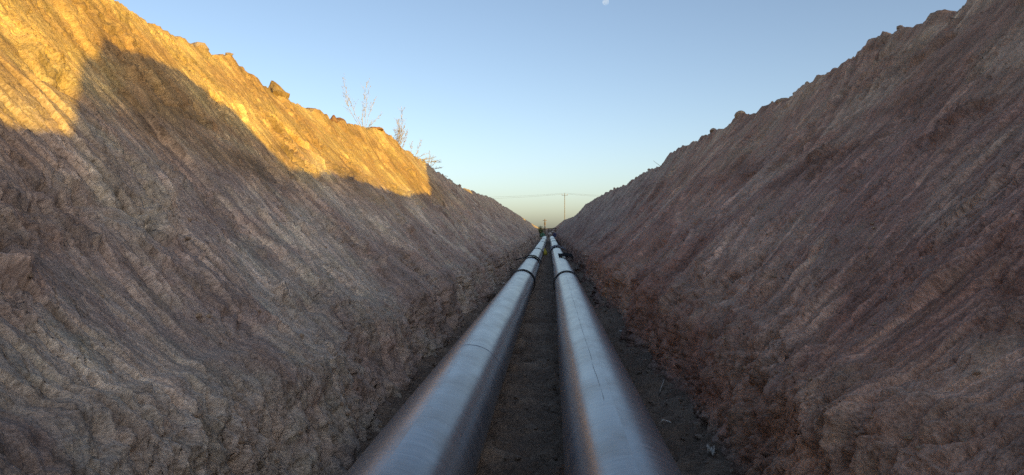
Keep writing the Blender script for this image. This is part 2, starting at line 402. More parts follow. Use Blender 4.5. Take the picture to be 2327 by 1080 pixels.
def build_wall(side):
    rng = np.random.default_rng(21 if side < 0 else 57)
    y = COLS
    xc, zc = crest_xz(side, y)
    # crest roughness: stepped lumps
    lump = 0.05 * perlin(y * 1.1, y * 0, 5 + side) + 0.05 * np.round(2.2 * perlin(y * 2.3, y * 0 + 3.3, 9 + side)) / 2.2 + 0.035 * perlin(y * 6.0, y * 0, 14 + side)
    xf = foot_x(side, y); zf = floor_z(y) - 0.12
    slen = np.hypot(xc - xf, zc - zf)
    NU, NR = 375, 34
    tU = np.linspace(0, 1, NU)
    ov = (np.linspace(0, 1, NR + 1)[1:] ** 1.4) * 2.4                # metres outward past the rim
    n = len(y)
    Lref = 5.9
    X = np.empty((n, NU + NR)); Z = np.empty_like(X); U = np.empty_like(X)
    sag = 0.16 * np.sin(np.pi * tU)                                  # the slope is slightly hollow
    dxn = ((zc - zf) / slen); dzn = ((xc - xf) / slen)               # normal = (-dxn toward trench, +dzn up)
    zb = zf + np.minimum(0.92, 0.25 * (zc - zf)) + 0.13 * perlin(y * 0.55, y * 0, 31 + side)
    xb = xf + 0.16 + 0.10 * perlin(y * 0.7, y * 0, 35 + side)
    k1 = np.clip(tU / 0.16, 0, 1)[None, :]; k2 = np.clip((tU - 0.16) / 0.84, 0, 1)[None, :]
    X[:, :NU] = xf[:, None] + (xb - xf)[:, None] * k1 + (xc - xb)[:, None] * k2
    Z[:, :NU] = zf[:, None] + (zb - zf)[:, None] * k1 + (zc - zb)[:, None] * k2
    for _ in range(14):
        for Q in (X, Z): Q[:, 1:NU - 1] = 0.25 * Q[:, :NU - 2] + 0.5 * Q[:, 1:NU - 1] + 0.25 * Q[:, 2:NU]
    X[:, NU:] = xc[:, None] + ov[None, :]
    Z[:, NU:] = zc[:, None] - 0.03 * ov[None, :]
    U[:, :NU] = tU[None, :] * Lref; U[:, NU:] = Lref + ov[None, :]
    S = np.broadcast_to(y[:, None], U.shape)
    scale = np.clip(slen / 5.9, 0.3, 1.1)[:, None]
    # blended normal round the rim
    kb = sstep(Lref - 0.30, Lref + 0.30, U)
    gx_ = np.gradient(X[:, :NU], axis=1); gz_ = np.gradient(Z[:, :NU], axis=1); gl = np.hypot(gx_, gz_)
    pnx = np.empty_like(X); pnz = np.empty_like(X)
    pnx[:, :NU] = gz_ / gl; pnz[:, :NU] = gx_ / gl; pnx[:, NU:] = pnx[:, NU - 2:NU - 1]; pnz[:, NU:] = pnz[:, NU - 2:NU - 1]
    NX = -pnx * (1 - kb); NZ = pnz * (1 - kb) + kb
    q = np.hypot(NX, NZ); NX /= q; NZ /= q
    # ---- relief
    crestfade = 1 - 0.85 * sstep(Lref - 1.6, Lref - 0.1, U)
    sd = 100 if side < 0 else 200
    macro = (0.20 * perlin(S / 5.5, U / 4.5, sd) + 0.05 * perlin(S / 2.1 + 0.12 * U, U / 2.6, sd + 1)) * crestfade
    macro -= (0.16 * np.sin(np.pi * np.clip(U / Lref, 0, 1)))
    rough = 0.045 * fbm(S * 1.7 + 0.5 * U, U * 1.3, sd + 2, 5, 0.55) + 0.03 * np.abs(fbm(S * 4.5, U * 3.0, sd + 9, 4))
    h = macro + rough * (0.35 + 0.65 * crestfade) + 0.02
    smear = np.zeros_like(h); ridge = np.zeros_like(h)
    for (s0, uc, ln, w, tilt, d, curve, teeth, roll, hollow, th) in strokes_for(side, rng):
        teeth = int(teeth)
        i0, i1 = np.searchsorted(y, [s0 - 2.6, s0 + 2.6])
        if i1 - i0 < 3: continue
        s = S[i0:i1]; u = U[i0:i1]
        du = u - uc
        wob = 0.09 * perlin(u * 1.1, s * 0.4, int(abs(s0) * 3) % 90)
        v = (s - s0 - tilt * du - curve * du * du + wob) / (w / 2)
        e = np.abs(du) / (ln / 2)
        fr = v * teeth / 2 + 0.5 * (teeth % 2)
        fr = fr - np.floor(fr); fr = np.where(fr < 0.12, fr / 0.12, 1 - (fr - 0.12) / 0.88)
        st = macro[i0:i1] * 0.85 - d + hollow * 0.6 * v * v + roll * v * 0.5 + 0.6 * th * fr ** 1.3 + 0.16 * np.clip(e - 0.55, 0, 9) ** 2
        st = st + np.clip(np.abs(v) - 1, 0, None) * w * 1.6 + np.clip(e - 1, 0, None) * 2.2 + 0.6 * np.clip(1.35 - u, 0, None)
        hh = h[i0:i1]
        cut = st < hh
        h[i0:i1] = np.where(cut, st, hh)
        inside = cut & (np.abs(v) < 1.02)
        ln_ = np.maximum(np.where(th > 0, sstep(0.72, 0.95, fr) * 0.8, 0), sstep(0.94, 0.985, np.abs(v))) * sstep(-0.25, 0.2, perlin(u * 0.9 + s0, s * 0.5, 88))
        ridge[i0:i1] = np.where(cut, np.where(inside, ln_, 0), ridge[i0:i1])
        smear[i0:i1] = np.where(inside, 0.35 + 0.65 * rng.random(), np.where(cut, 0.0, smear[i0:i1]))
    # crumbling: patches where the smooth cut has fallen away
    pm = sstep(0.22, 0.50, fbm(S * 0.9 + 3, U * 0.8, sd + 20, 4))
    pm = np.maximum(pm, 1 - sstep(0.6, 1.3, U + 0.5 * perlin(S * 0.8, U * 0, sd + 33)))   # the foot is crumbly
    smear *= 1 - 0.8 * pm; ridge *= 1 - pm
    tl = 0.45 if side < 0 else -0.45
    A = S - tl * U * 0.5 + 0.16 * perlin(S * 1.2, U * 1.2, sd + 22) + 0.07 * perlin(S * 3.5, U * 3.5, sd + 23)
    h += pm * (0.052 * fbm(A * 4.0, U * 3.0, sd + 24, 6, 0.62) - 0.02)
    # spalled flakes with crisp edges
    q1 = fbm(A * 1.5, U * 1.1, sd + 90, 4, 0.55); q2 = fbm(A * 3.6 + 7, U * 2.4, sd + 95, 4, 0.55)
    stair = lambda q: np.floor(q) + sstep(0.0, 0.18, q - np.floor(q))
    h += (0.028 * stair(q1 * 2.6) + 0.020 * stair(q2 * 2.6)) * (0.12 + 0.88 * pm * sstep(0.9, 1.8, U)) * crestfade
    # short upright fissures
    fz = ridged(A * 5.0, U * 1.15, sd + 40, 3)
    h -= 0.11 * sstep(0.84, 0.93, fz) * (0.25 + 0.75 * pm) * sstep(-0.2, 0.3, perlin(S * 0.7, U * 0.6, sd + 44))
    fz2 = ridged(A * 12.0, U * 2.4, sd + 47, 2)
    h -= 0.035 * sstep(0.87, 0.95, fz2) * sstep(-0.25, 0.25, perlin(S * 1.3, U * 1.1, sd + 48))
    h += 0.013 * fbm(A * 12, U * 8.0, sd + 50, 4, 0.62) * (0.4 + 0.9 * pm)
    # single-tooth scrapes: a thin proud edge with a groove on its near side
    for (s0, u0, s1, u1, k) in all_scrapes(side, rng):
        i0, i1 = np.searchsorted(y, [min(s0, s1) - 0.35, max(s0, s1) + 0.35])
        if i1 - i0 < 3: continue
        ss = S[i0:i1]; uu = U[i0:i1]
        ds, du_ = s1 - s0, u1 - u0; LL = math.hypot(ds, du_)
        if LL < 0.1: continue
        al = ((ss - s0) * ds + (uu - u0) * du_) / LL
        pe = ((ss - s0) * abs(du_) - (uu - u0) * ds * (1 if du_ > 0 else -1)) / LL + 0.014 * perlin(al * 0.6, al * 0 + s0, 91) + 0.005 * perlin(al * 4, al * 0 + s0, 92)
        m_ = sstep(-0.05, 0.25, al) * sstep(LL + 0.05, LL - 0.3, al) * (0.45 + 0.75 * sstep(-0.4, 0.2, perlin(al * 1.6, al * 0 + s0, 93)))
        wd = max(0.016, 0.0034 * abs(s0))
        h[i0:i1] += k * m_ * (0.036 * np.exp(-(pe / wd) ** 2) - 0.045 * np.exp(-((pe + 2.0 * wd) / (1.1 * wd)) ** 2))
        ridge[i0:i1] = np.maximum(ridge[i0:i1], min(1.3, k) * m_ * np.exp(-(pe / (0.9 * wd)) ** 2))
    # upright gouges down the steep bench at the foot
    gz = 1 - sstep(0.8, 1.6, U + 0.3 * perlin(S * 0.9, U * 0, sd + 120))
    h += gz * (0.050 * perlin(S * 4.2 + 0.15 * U, U * 0.7, sd + 121) - 0.07 * sstep(0.80, 0.94, ridged(S * 3.0, U * 0.45, sd + 125, 3)))
    h += 0.020 * (np.abs(fbm(S * 8.0, U * 7.0, sd + 140, 4, 0.6)) - 0.35) * (0.5 + 0.5 * pm)
    # rim
    rim = np.exp(-((U - Lref) / 0.35) ** 2)
    h += rim * lump[:, None] + 0.05 * sstep(Lref - 0.2, Lref + 0.3, U) * fbm(S * 2.5, U * 2.5, sd + 60, 4)
    # talus at the foot
    foot = np.exp(-(U / 0.45) ** 2)
    h += foot * (0.05 * fbm(S * 2.2, U * 2, sd + 70, 4) + 0.05)
    h *= np.clip(scale, 0.45, 1.0)
    X = X + NX * h; Z = Z + NZ * h
    # jog along the trench so that cuts are not perfectly in plane
    Y = S + 0.03 * perlin(S * 2, U * 2, sd + 80)
    V = np.stack([side * X, Y, Z], -1).reshape(-1, 3)
    co = np.stack([S, U, Z], -1).reshape(-1, 3)
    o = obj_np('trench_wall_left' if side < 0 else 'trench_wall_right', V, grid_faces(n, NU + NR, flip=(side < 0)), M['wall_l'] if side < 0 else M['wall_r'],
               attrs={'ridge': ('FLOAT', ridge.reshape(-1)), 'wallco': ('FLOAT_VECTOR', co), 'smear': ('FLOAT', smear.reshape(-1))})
    tag(o, 'sloping earth trench wall scored by digger teeth, %s side' % ('sunlit left' if side < 0 else 'shaded right'), kind='structure')
    return o, (X, Y, Z)

wall_l, GL = build_wall(-1)
wall_r, GR = build_wall(1)

def rim_point(side, y, out=0.25):
    """a point on top of the bank, 'out' metres back from the rim at depth y"""
    X, Y, Z = GL if side < 0 else GR
    i = int(np.argmin(np.abs(COLS - y)))
    j = 375 + int(np.argmin(np.abs(X[i, 375:] - (X[i, 374] + out))))
    return Vector((side * X[i, j], Y[i, j], Z[i, j]))
def wall_point(side, y, t):
    X, Y, Z = GL if side < 0 else GR
    i = int(np.argmin(np.abs(COLS - y))); j = int(t * 374)
    return Vector((side * X[i, j], Y[i, j], Z[i, j]))

# trench floor
fy = COLS[(COLS > -12)]
fy = fy[::2] if len(fy) > 1500 else fy
fx = np.linspace(-2.0, 1.8, 150)
FX, FY = np.meshgrid(fx, fy)
FZ = floor_z(FY) + 0.07 * fbm(FX * 2.0, FY * 2.6, 301, 5, 0.6) + 0.03 * np.abs(fbm(FX * 6, FY * 9, 310, 4, 0.6)) - 0.01
FZ += 0.05 * sstep(0.35, 0.0, np.minimum(np.abs(FX + 1.62), np.abs(FX - 1.36)))
def floor_h(x, y):
    i = int(np.argmin(np.abs(fy - y))); j = int(np.argmin(np.abs(fx - x)))
    return float(FZ[i, j])
o = obj_np('trench_floor', np.stack([FX, FY, FZ], -1).reshape(-1, 3), grid_faces(len(fy), len(fx), True), M['floor'])
tag(o, kind='structure')

# fields on both banks and beyond the end of the trench
def build_field(side):
    yy = np.concatenate([np.linspace(-300, -72, 12), np.linspace(-70, 190, 131)])
    oo = np.array([1.3, 2, 3, 4.5, 7, 11, 18, 30, 60, 150, 500, 2000, 4000.0])
    xc, zc = crest_xz(side, yy)
    k = np.ones(9) / 9
    zs = np.convolve(np.pad(zc, 4, mode='edge'), k, 'valid')
    zs = np.minimum(zs, zc + 0.0) - 0.16
    X = xc[:, None] + oo[None, :]
    Zf = np.repeat(zs[:, None], len(oo), 1) - 0.002 * np.minimum(oo, 100)[None, :]
    Y = np.repeat(yy[:, None], len(oo), 1)
    o = obj_np('field_left' if side < 0 else 'field_right', np.stack([side * X, Y, Zf], -1).reshape(-1, 3), grid_faces(len(yy), len(oo), flip=(side < 0)), M['field'])
    tag(o, kind='structure')
build_field(-1); build_field(1)
yy = np.array([186, 188, 190, 195, 205, 240, 300, 500, 1000, 2500, 6000.0]); xx = np.array([-4000, -500, -60, -12, -6, -3, -1.5, 0, 1.5, 3, 6, 12, 60, 500, 4000.0])
X, Y = np.meshgrid(xx, yy)
Zf = 2.30 + 0.10 * np.abs(perlin(X * 0.7, Y * 0.1, 5)) * (np.abs(X) < 20) + 0.0 * Y
Zf = np.where(Y < 187, 1.95, Zf)
o = obj_np('field_far', np.stack([X, Y, Zf], -1).reshape(-1, 3), grid_faces(len(yy), len(xx), True), M['field'])
tag(o, kind='structure')

# long unseen heap added on the right bank, ridge shaped to shade the left wall
TE = math.tan(R(SUN_EL)) / math.cos(R(SUN_AZ - 90)); TP = math.tan(R(SUN_AZ - 90))
HX = 15.0
def heap_pt(xw, yw, zw):          # where the sun ray over a point of the left wall passes the heap's ridge
    d = HX + xw
    return yw - d * TP, CAM_Z + zw + d * TE
prof = [(-64, 5.0), (-30, 5.2), heap_pt(3.5, 3.0, .1), heap_pt(3.56, 13, .2), heap_pt(3.6, 18, .4), heap_pt(3.7, 22.5, .7), heap_pt(3.75, 23.6, 1.1),
        heap_pt(4.4, 28, 2.0), heap_pt(5, 32, 2.9), heap_pt(5, 38, 3.1), heap_pt(5, 44.5, 3.0), heap_pt(5, 47, 2.35), heap_pt(5, 49, 2.3), heap_pt(5, 51, 3.0), heap_pt(4.6, 70, 3.1), heap_pt(4.2, 80, 2.9),
        heap_pt(3.9, 90, 2.7), heap_pt(3.6, 103, 2.4), heap_pt(3.4, 108, 1.5), heap_pt(3.2, 114, 1.6), heap_pt(3.0, 119, 2.2), heap_pt(2.8, 130, 1.9), heap_pt(2.6, 138, 0.6), (124, 5.4)]
prof = sorted(prof)
hy = np.concatenate([np.linspace(-64, -32, 40), np.linspace(-31.8, 0, 200), np.linspace(0.4, 124, 240)])
hz = np.interp(hy, [p[0] for p in prof], [p[1] for p in prof])
hx = np.linspace(8.4, 22.5, 110)
HXg, HYg = np.meshgrid(hx, hy)
base = np.interp(hy, COLS, crest_xz(1, COLS)[1])[:, None] - 0.25
top = hz[:, None]
dd = np.abs(HXg - HX)
hw = np.maximum((top - base) * 1.35, 0.3)
HZ = base + (top - base) * np.clip(1 - (dd / hw), -0.2, 1) + 0.12 * fbm(HXg * 1.1, HYg * 1.1, 401, 4) * np.clip(dd / 0.8, 0, 1) + 0.03 * fbm(HXg * 4, HYg * 4, 405, 3)
HZ = np.maximum(HZ, base - 0.1)
o = obj_np('shade_heap', np.stack([HXg, HYg, HZ], -1).reshape(-1, 3), grid_faces(len(hy), len(hx), True), M['field'])
tag(o, kind='structure')

# smaller unseen heap behind the camera, shaped for the shadow peak on the left wall
def near_heap():
    x0 = 7.6
    def hp(xw, yw, zw): return yw - (x0 + xw) * TP, CAM_Z + zw + (x0 + xw) * TE
    pr_ = sorted([hp(3.6, 6.2, .3), hp(3.6, 6.55, .95), hp(4.0, 6.7, 1.45), hp(4.3, 7.1, 1.82), hp(4.45, 7.6, 2.02), hp(4.35, 8.2, 2.0), hp(4.35, 9.0, 2.0), hp(4.0, 9.7, 1.7), hp(3.56, 10.3, 1.0), hp(3.5, 10.9, .3)])
    ys = np.linspace(pr_[0][0] - 0.6, pr_[-1][0] + 0.6, 90)
    zt = np.interp(ys, [p[0] for p in pr_], [p[1] for p in pr_])
    xs = np.linspace(x0 - 1.5, x0 + 1.5, 60)
    Xg, Yg = np.meshgrid(xs, ys)
    b0 = 4.2; t0 = zt[:, None]
    Zg = b0 + (t0 - b0) * np.clip(1 - (np.abs(Xg - x0) / 1.25) ** 1.1, -0.1, 1) + 0.05 * fbm(Xg * 2.5, Yg * 2.5, 431, 4)
    o = obj_np('shade_heap', np.stack([Xg, Yg, Zg], -1).reshape(-1, 3), grid_faces(len(ys), len(xs), True), M['field'])
    tag(o, kind='structure')
near_heap()
def rim_berm():                    # low unseen bank added behind the right rim to keep the sun off it
    ys = np.concatenate([np.linspace(-3.5, 30, 260), np.linspace(30.3, 110, 160)]); xs = np.linspace(6.9, 9.7, 50)
    Xg, Yg = np.meshgrid(xs, ys)
    g = np.interp(ys, COLS, crest_xz(1, COLS)[1])[:, None] - 0.25
    t = np.interp(ys, [-3.5, -1.5, 1, 8, 12, 16, 60, 110], [4.3, 5.45, 5.58, 5.62, 5.72, 5.8, 5.5, 4.2])[:, None] + 0.10 * perlin(Yg * 0.9, Yg * 0, 71) + 0.05 * perlin(Yg * 2.6, Yg * 0, 73)
    Zg = g - 0.1 + (t - g + 0.1) * np.clip(1 - (np.abs(Xg - 8.3) / 1.3) ** 1.3, 0, 1) + 0.05 * fbm(Xg * 3, Yg * 3, 441, 4)
    o = obj_np('shade_berm', np.stack([Xg, Yg, Zg], -1).reshape(-1, 3), grid_faces(len(ys), len(xs), True), M['field'])
    tag(o, kind='structure')
rim_berm()

# ------------------------------------------------------------------ pipes
PR = 0.32
PATH_Y = [-20, 4, 20, 45, 86, 110]
def pipe_c(which, y):
    xs = {'l': [-0.80, -0.76, -0.675, -0.56, -0.40, -0.34], 'r': [0.36, 0.41, 0.51, 0.55, 0.585, 0.60]}[which]
    zs = [0.31, 0.31, 0.335, 0.43, 0.66, 0.80]
    # smooth interpolation
    t = np.linspace(-20, 110, 600); k = np.ones(61) / 61
    def sm(v):
        a = np.interp(t, PATH_Y, v); a = np.convolve(np.pad(a, 30, mode='reflect', reflect_type='odd'), k, 'valid'); return np.interp(y, t, a)
    return sm(xs), sm(zs)

def tube_ring_mesh(which, y0, y1, ny, r0, ang=(0, 2 * math.pi), na=72, dent=0.0, seed=0, profile=None):
    ys = np.linspace(y0, y1, ny); cx, cz = pipe_c(which, ys)
    an = np.linspace(ang[0], ang[1], na + 1)
    A, Yg = np.meshgrid(an, ys)
    r = np.full_like(A, r0)
    if profile is not None: r = r + profile(np.linspace(0, 1, ny))[:, None]
    if dent: r = r + dent * perlin(np.cos(A) * 1.2 + Yg * 0.35, np.sin(A) * 1.2 + seed, 60 + seed)
    X = cx[:, None] + r * np.sin(A); Z = cz[:, None] + r * np.cos(A)     # angle 0 is the crown
    co = np.stack([A * r0, Yg, Z - cz[:, None]], -1)
    return np.stack([X, Yg, Z], -1).reshape(-1, 3), grid_faces(ny, na + 1), co.reshape(-1, 3)

def make_pipeline(which, joints, faint, label):
    cx0, _ = pipe_c(which, 0.0)
    root = empty('pipeline', (float(cx0), -8.0, 0.0))
    tag(root, label, 'pipeline', 'twin pipes in the trench')
    bounds = sorted([-8.0] + joints + faint + [100.0])
    off = np.array([float(cx0), -8.0, 0.0])
    for i in range(len(bounds) - 1):
        y0, y1 = bounds[i] + 0.001, bounds[i + 1] - 0.001
        v, f, co = tube_ring_mesh(which, y0, y1, max(8, int((y1 - y0) / 0.35)), PR + random.uniform(-0.002, 0.002), dent=0.003, seed=i)
        # round the ends over so that the joint reads
        obj_np('pipe_section', v - off, f, M['pipe'], root, attrs={'pipeco': ('FLOAT_VECTOR', co)})
    for y in joints:                       # raised black bands
        v, f, co = tube_ring_mesh(which, y - 0.2, y + 0.2, 9, PR + 0.004, profile=lambda t: 0.032 * np.sin(np.pi * np.clip(t, 0.02, 0.98)) ** 0.4)
        obj_np('joint_band', v - off, f, M['rubber'], root)
    for y in faint:                        # flat weld sleeves
        v, f, co = tube_ring_mesh(which, y - 0.012, y + 0.012, 5, PR + 0.0005, profile=lambda t: 0.0022 * np.sin(np.pi * t))
        obj_np('weld_bead', v - off, f, M['pipe'], root, attrs={'pipeco': ('FLOAT_VECTOR', co)})
    # end cap at the far end
    cx, cz = pipe_c(which, 99.99)
    bm = bmesh.new(); bmesh.ops.create_circle(bm, cap_ends=True, segments=48, radius=PR, matrix=Matrix.Translation((float(cx) - off[0], 107.99, float(cz))) @ Matrix.Rotation(R(90), 4, 'X'))
    obj_bm('end_cap', bm, M['rubber'], root)
    return root, off

pl, offl = make_pipeline('l', [20.6, 43.0, 64.0, 78.0], [7.3, 31.6, 54.0], 'left steel-grey pipe on the trench floor, black strap across it')
pr, offr = make_pipeline('r', [20.0, 44.5, 66.0, 79.0], [32.0, 55.0], 'right steel-grey pipe on the trench floor, dark dashed line along its crown')

# dark hand-drawn line along the crown of the right pipe
def marking(y0, y1, a0, width, wob=0.0):
    n = max(6, int((y1 - y0) / 0.05)); ys = np.linspace(y0, y1, n); cx, cz = pipe_c('r', ys)
    a = a0 + wob * perlin(ys * 1.7, ys * 0, 77)
    V = []
    for sgn in (-1, 1):
        aa = a + sgn * width / 2 / PR * (0.6 + 0.5 * perlin(ys * 6, ys * 0, 78))
        V.append(np.stack([cx + (PR + 0.0045) * np.sin(aa), ys, cz + (PR + 0.0045) * np.cos(aa)], -1))
    V = np.stack(V, 1).reshape(-1, 3) - offr
    obj_np('drawn_line', V, grid_faces(n, 2), M['marking'], pr)
for (a, b) in [(5.0, 5.3), (5.45, 6.35), (6.5, 7.2), (7.35, 7.9), (8.05, 9.7), (9.95, 10.6), (10.8, 12.5), (12.9, 13.6), (14.1, 15.3), (15.8, 17.0), (17.5, 18.3)]:
    marking(a, b, R(-10), 0.0035, 0.02)

# rubber straps and cloths lying over the pipes
def drape(name, which, y0, y1, a0, a1, mat, label, cat, thick=0.012, lift=0.02, fold=0.02, flap=None, seed=0):
    ny, na = 16, 40
    ys = np.linspace(y0, y1, ny); an = np.linspace(a0, a1, na)
    A, Yg = np.meshgrid(an, ys); cx, cz = pipe_c(which, ys)
    Yj = Yg + 0.10 * perlin(A * 2.0, Yg * 0.3, seed + 5) + 0.05 * perlin(A * 6, Yg, seed + 6)
    r = PR + 0.012 + lift * np.abs(perlin(A * 3, Yg * 2.2, seed + 1)) + fold * np.abs(perlin(A * 7, Yg * 5, seed + 2))
    if flap is not None: r = r + flap(A, (Yg - y0) / (y1 - y0))
    shells = []
    for t in (0, thick):
        shells.append(np.stack([cx[:, None] + (r + t) * np.sin(A), Yj, cz[:, None] + (r + t) * np.cos(A)], -1).reshape(-1, 3))
    V = np.concatenate(shells); nn = ny * na
    F = [grid_faces(ny, na, True), grid_faces(ny, na) + nn]
    ring = [i * na for i in range(ny)] + [(ny - 1) * na + j for j in range(1, na)] + [i * na + na - 1 for i in range(ny - 2, -1, -1)] + [j for j in range(na - 2, 0, -1)]
    ring = np.array(ring); nx = np.roll(ring, -1)
    F.append(np.stack([ring, nx, nx + nn, ring + nn], -1))
    c0 = np.array([float(cx.mean()), (y0 + y1) / 2, float(cz.mean()) - PR])
    o = obj_np(name, V - c0, np.concatenate(F), mat)
    o.location = c0
    return tag(o, label, cat)
drape('rubber_strap', 'l', 29.8, 31.2, R(-72), R(78), M['rubber'], 'wide black rubber strap slung over the left pipe', 'strap', 0.03, 0.02, 0.02,
      flap=lambda A, t: 0.24 * np.clip((-A - 0.72) / 0.5, 0, 1) ** 1.3 + 0.04 * (1 - t), seed=3)
drape('black_cloth', 'r', 29.6, 31.4, R(-14), R(62), M['black_cloth'], 'black cloth with a curled edge on the right pipe', 'cloth', 0.02, 0.05, 0.04,
      flap=lambda A, t: 0.16 * np.clip((A - 0.15) / 0.7, 0, 1) + 0.06 * t, seed=8)
drape('grey_cloth', 'r', 45.6, 48.5, R(-80), R(80), M['grey_cloth'], 'grey cloth wrapped over the right pipe near a joint band', 'cloth', 0.03, 0.06, 0.05,
      flap=lambda A, t: 0.22 * np.clip((A - 0.8) / 0.55, 0, 1), seed=12)

# ------------------------------------------------------------------ clods
def clod_bm(size, seed, blocky=0.5, sub=2):
    bm = bmesh.new()
    bmesh.ops.create_icosphere(bm, subdivisions=sub, radius=1.0)
    rr = random.Random(seed)
    planes = [(Vector((rr.uniform(-1, 1), rr.uniform(-1, 1), rr.uniform(-1, 1))).normalized(), rr.uniform(0.55, 0.85)) for _ in range(9)]
    o = Vector((seed * 3.1, seed * 1.7, 0))
    for v in bm.verts:
        p = v.co.copy()
        for n, d in planes:
            k = p.dot(n)
            if k > d: p -= n * (k - d) * blocky * 1.6
        p *= 1 + 0.22 * mnoise.noise(p * 1.8 + o) + 0.12 * mnoise.noise(p * 5 + o)
        v.co = Vector((p.x * size[0], p.y * size[1], p.z * size[2]))
    return bm

def clod(side, y, out, size, label, mat='clod', seed=0, group=None, rot=0.0, sink=0.35, name='soil_clod'):
    p = rim_point(side, y, out)
    o = obj_bm(name, clod_bm(size, seed), M[mat], smooth=False)
    o.location = p + Vector((0, 0, size[2] * (0.55 - sink))); o.rotation_euler = (rot * 0.3, rot * 0.5, rot)
    return tag(o, label, 'clod', group)

# the pointed clod is one piece of earth with a steep broken face
bm = clod_bm((0.24, 0.22, 0.25), 6, 0.25, 3)
for v in bm.verts:
    k = max(0, v.co.z) / 0.25
    v.co.x = v.co.x * (1 - 0.70 * k) - 0.09 * k; v.co.y *= (1 - 0.6 * k); v.co += Vector((mnoise.noise(v.co * 9), mnoise.noise(v.co * 9 + Vector((5, 0, 0))), mnoise.noise(v.co * 9 + Vector((0, 7, 0))))) * 0.035
oc = obj_bm('soil_clod', bm, M['loess_clod'], smooth=False); oc.location = rim_point(-1, 14.35, 0.12) + Vector((0, 0, 0.05))
tag(oc, 'pointed sunlit clod of earth sticking up from left trench rim', 'clod')
clod(-1, 15.6, 0.12, (0.10, 0.11, 0.09), 'small round clod just below the pointed clod on the left rim', seed=6)
clod(-1, 16.25, 0.10, (0.08, 0.10, 0.06), 'flat little clod midway between pointed and blocky clods, left rim', seed=7)
clod(-1, 18.2, 0.12, (0.13, 0.13, 0.16), 'dark blocky upright clod on the left rim', 'crust', seed=9, rot=0.3)
clod(-1, 18.95, 0.12, (0.17, 0.22, 0.10), 'low brown clod leaning against the blocky clod, left rim', 'crust', seed=10, rot=0.8)
clod(-1, 22.6, 0.10, (0.22, 0.45, 0.05), 'reddish crust slab on the left rim under the tall dry weed', 'crust', seed=13, sink=1.2, name='crust_slab')
clod(-1, 11.1, 0.10, (0.16, 0.22, 0.09), 'weathered clod highest up on the left rim near the sky corner', seed=15)
clod(1, 9.45, 0.14, (0.16, 0.2, 0.13), 'dark lump on the right rim nearest the camera', seed=21)
clod(1, 10.3, 0.10, (0.14, 0.26, 0.09), 'long low lump on right rim, second from the camera', seed=22)
clod(1, 12.75, 0.10, (0.12, 0.16, 0.09), 'pale crumbly lump where the longest tooth mark meets the right rim', seed=23)
clod(1, 17.05, 0.12, (0.2, 0.42, 0.08), 'flat overhanging slab of earth on the right rim', seed=24, sink=1.3, name='earth_slab')
clod(1, 20.5, 0.10, (0.16, 0.22, 0.13), 'rounded knob of earth on middle of right rim', seed=25)
clod(1, 23.8, 0.10, (0.14, 0.3, 0.09), 'small lump beyond the rounded knob on the right rim', seed=26)

# crumbled earth along the feet of the walls, on the floor and lying on the slopes
def crumbs(name, n, place, mats, smin, smax, seed):
    rr = random.Random(seed)
    protos = []
    for k in range(6):
        bm = clod_bm((1, 1, 0.8), 40 + k + seed, sub=1)
        bm.verts.ensure_lookup_table()
        protos.append((np.array([v.co[:] for v in bm.verts]), np.array([[v.index for v in f.verts] for f in bm.faces])))
        bm.free()
    VV, FF, base = [], [], 0
    for i in range(n):
        p, k = place(rr)
        if p is None: continue
        v, f = protos[rr.randrange(6)]
        s = (smin + (smax - smin) * rr.random() ** 3) * k
        a = rr.uniform(0, 6.28); c, si = math.cos(a), math.sin(a)
        rot = np.array([[c, -si, 0], [si, c, 0], [0, 0, 1]])
        sc = np.array([rr.uniform(0.7, 1.3), rr.uniform(0.7, 1.3), rr.uniform(0.75, 1.05)]) * s
        VV.append((v * sc) @ rot.T + np.array([p[0], p[1], p[2] + s * 0.25])); FF.append(f + base); base += len(v)
    o = obj_np(name, np.concatenate(VV), np.concatenate(FF), mats, smooth=False)
    tag(o, kind='stuff'); return o
def place_floor(rr):
    y = 2.2 + 50 * rr.random() ** 2.0
    q = rr.random()
    if q < 0.36: x = -1.58 + abs(rr.gauss(0, 0.22))
    elif q < 0.66: x = 1.32 - abs(rr.gauss(0, 0.2))
    else: x = rr.uniform(-0.35, 0.12)
    return (x, y, floor_h(x, y)), (1.0 if q < 0.66 else 0.7)
crumbs('crumbled_earth', 3000, place_floor, M['clod_dark'], 0.005, 0.045, 3)
tag(bpy.data.objects['crumbled_earth'], 'loose damp crumbs of earth along the trench floor', 'earth')
def place_slope(rr):
    side = -1 if rr.random() < 0.5 else 1
    y = 3.0 + 35 * rr.random() ** 1.6; t = rr.random() ** 2.2 * 0.5 + 0.02
    p = wall_point(side, y, t)
    return (p.x, p.y, p.z - 0.005), 1.0
o = crumbs('slope_crumbs', 2400, place_slope, M['clod'], 0.005, 0.03, 5)
tag(o, 'loose crumbs of earth caught on the trench slopes', 'earth')
def place_rim(rr):
    side = -1 if rr.random() < 0.5 else 1
    y = 6.0 + 60 * rr.random() ** 1.5
    p = rim_point(side, y, rr.uniform(-0.05, 0.5))
    return (p.x, p.y, p.z - 0.01), 0.6 + y / 40
o = crumbs('rim_crumbs', 700, place_rim, M['clod'], 0.015, 0.075, 7)
tag(o, 'loose crumbs of earth along both trench rims', 'earth')

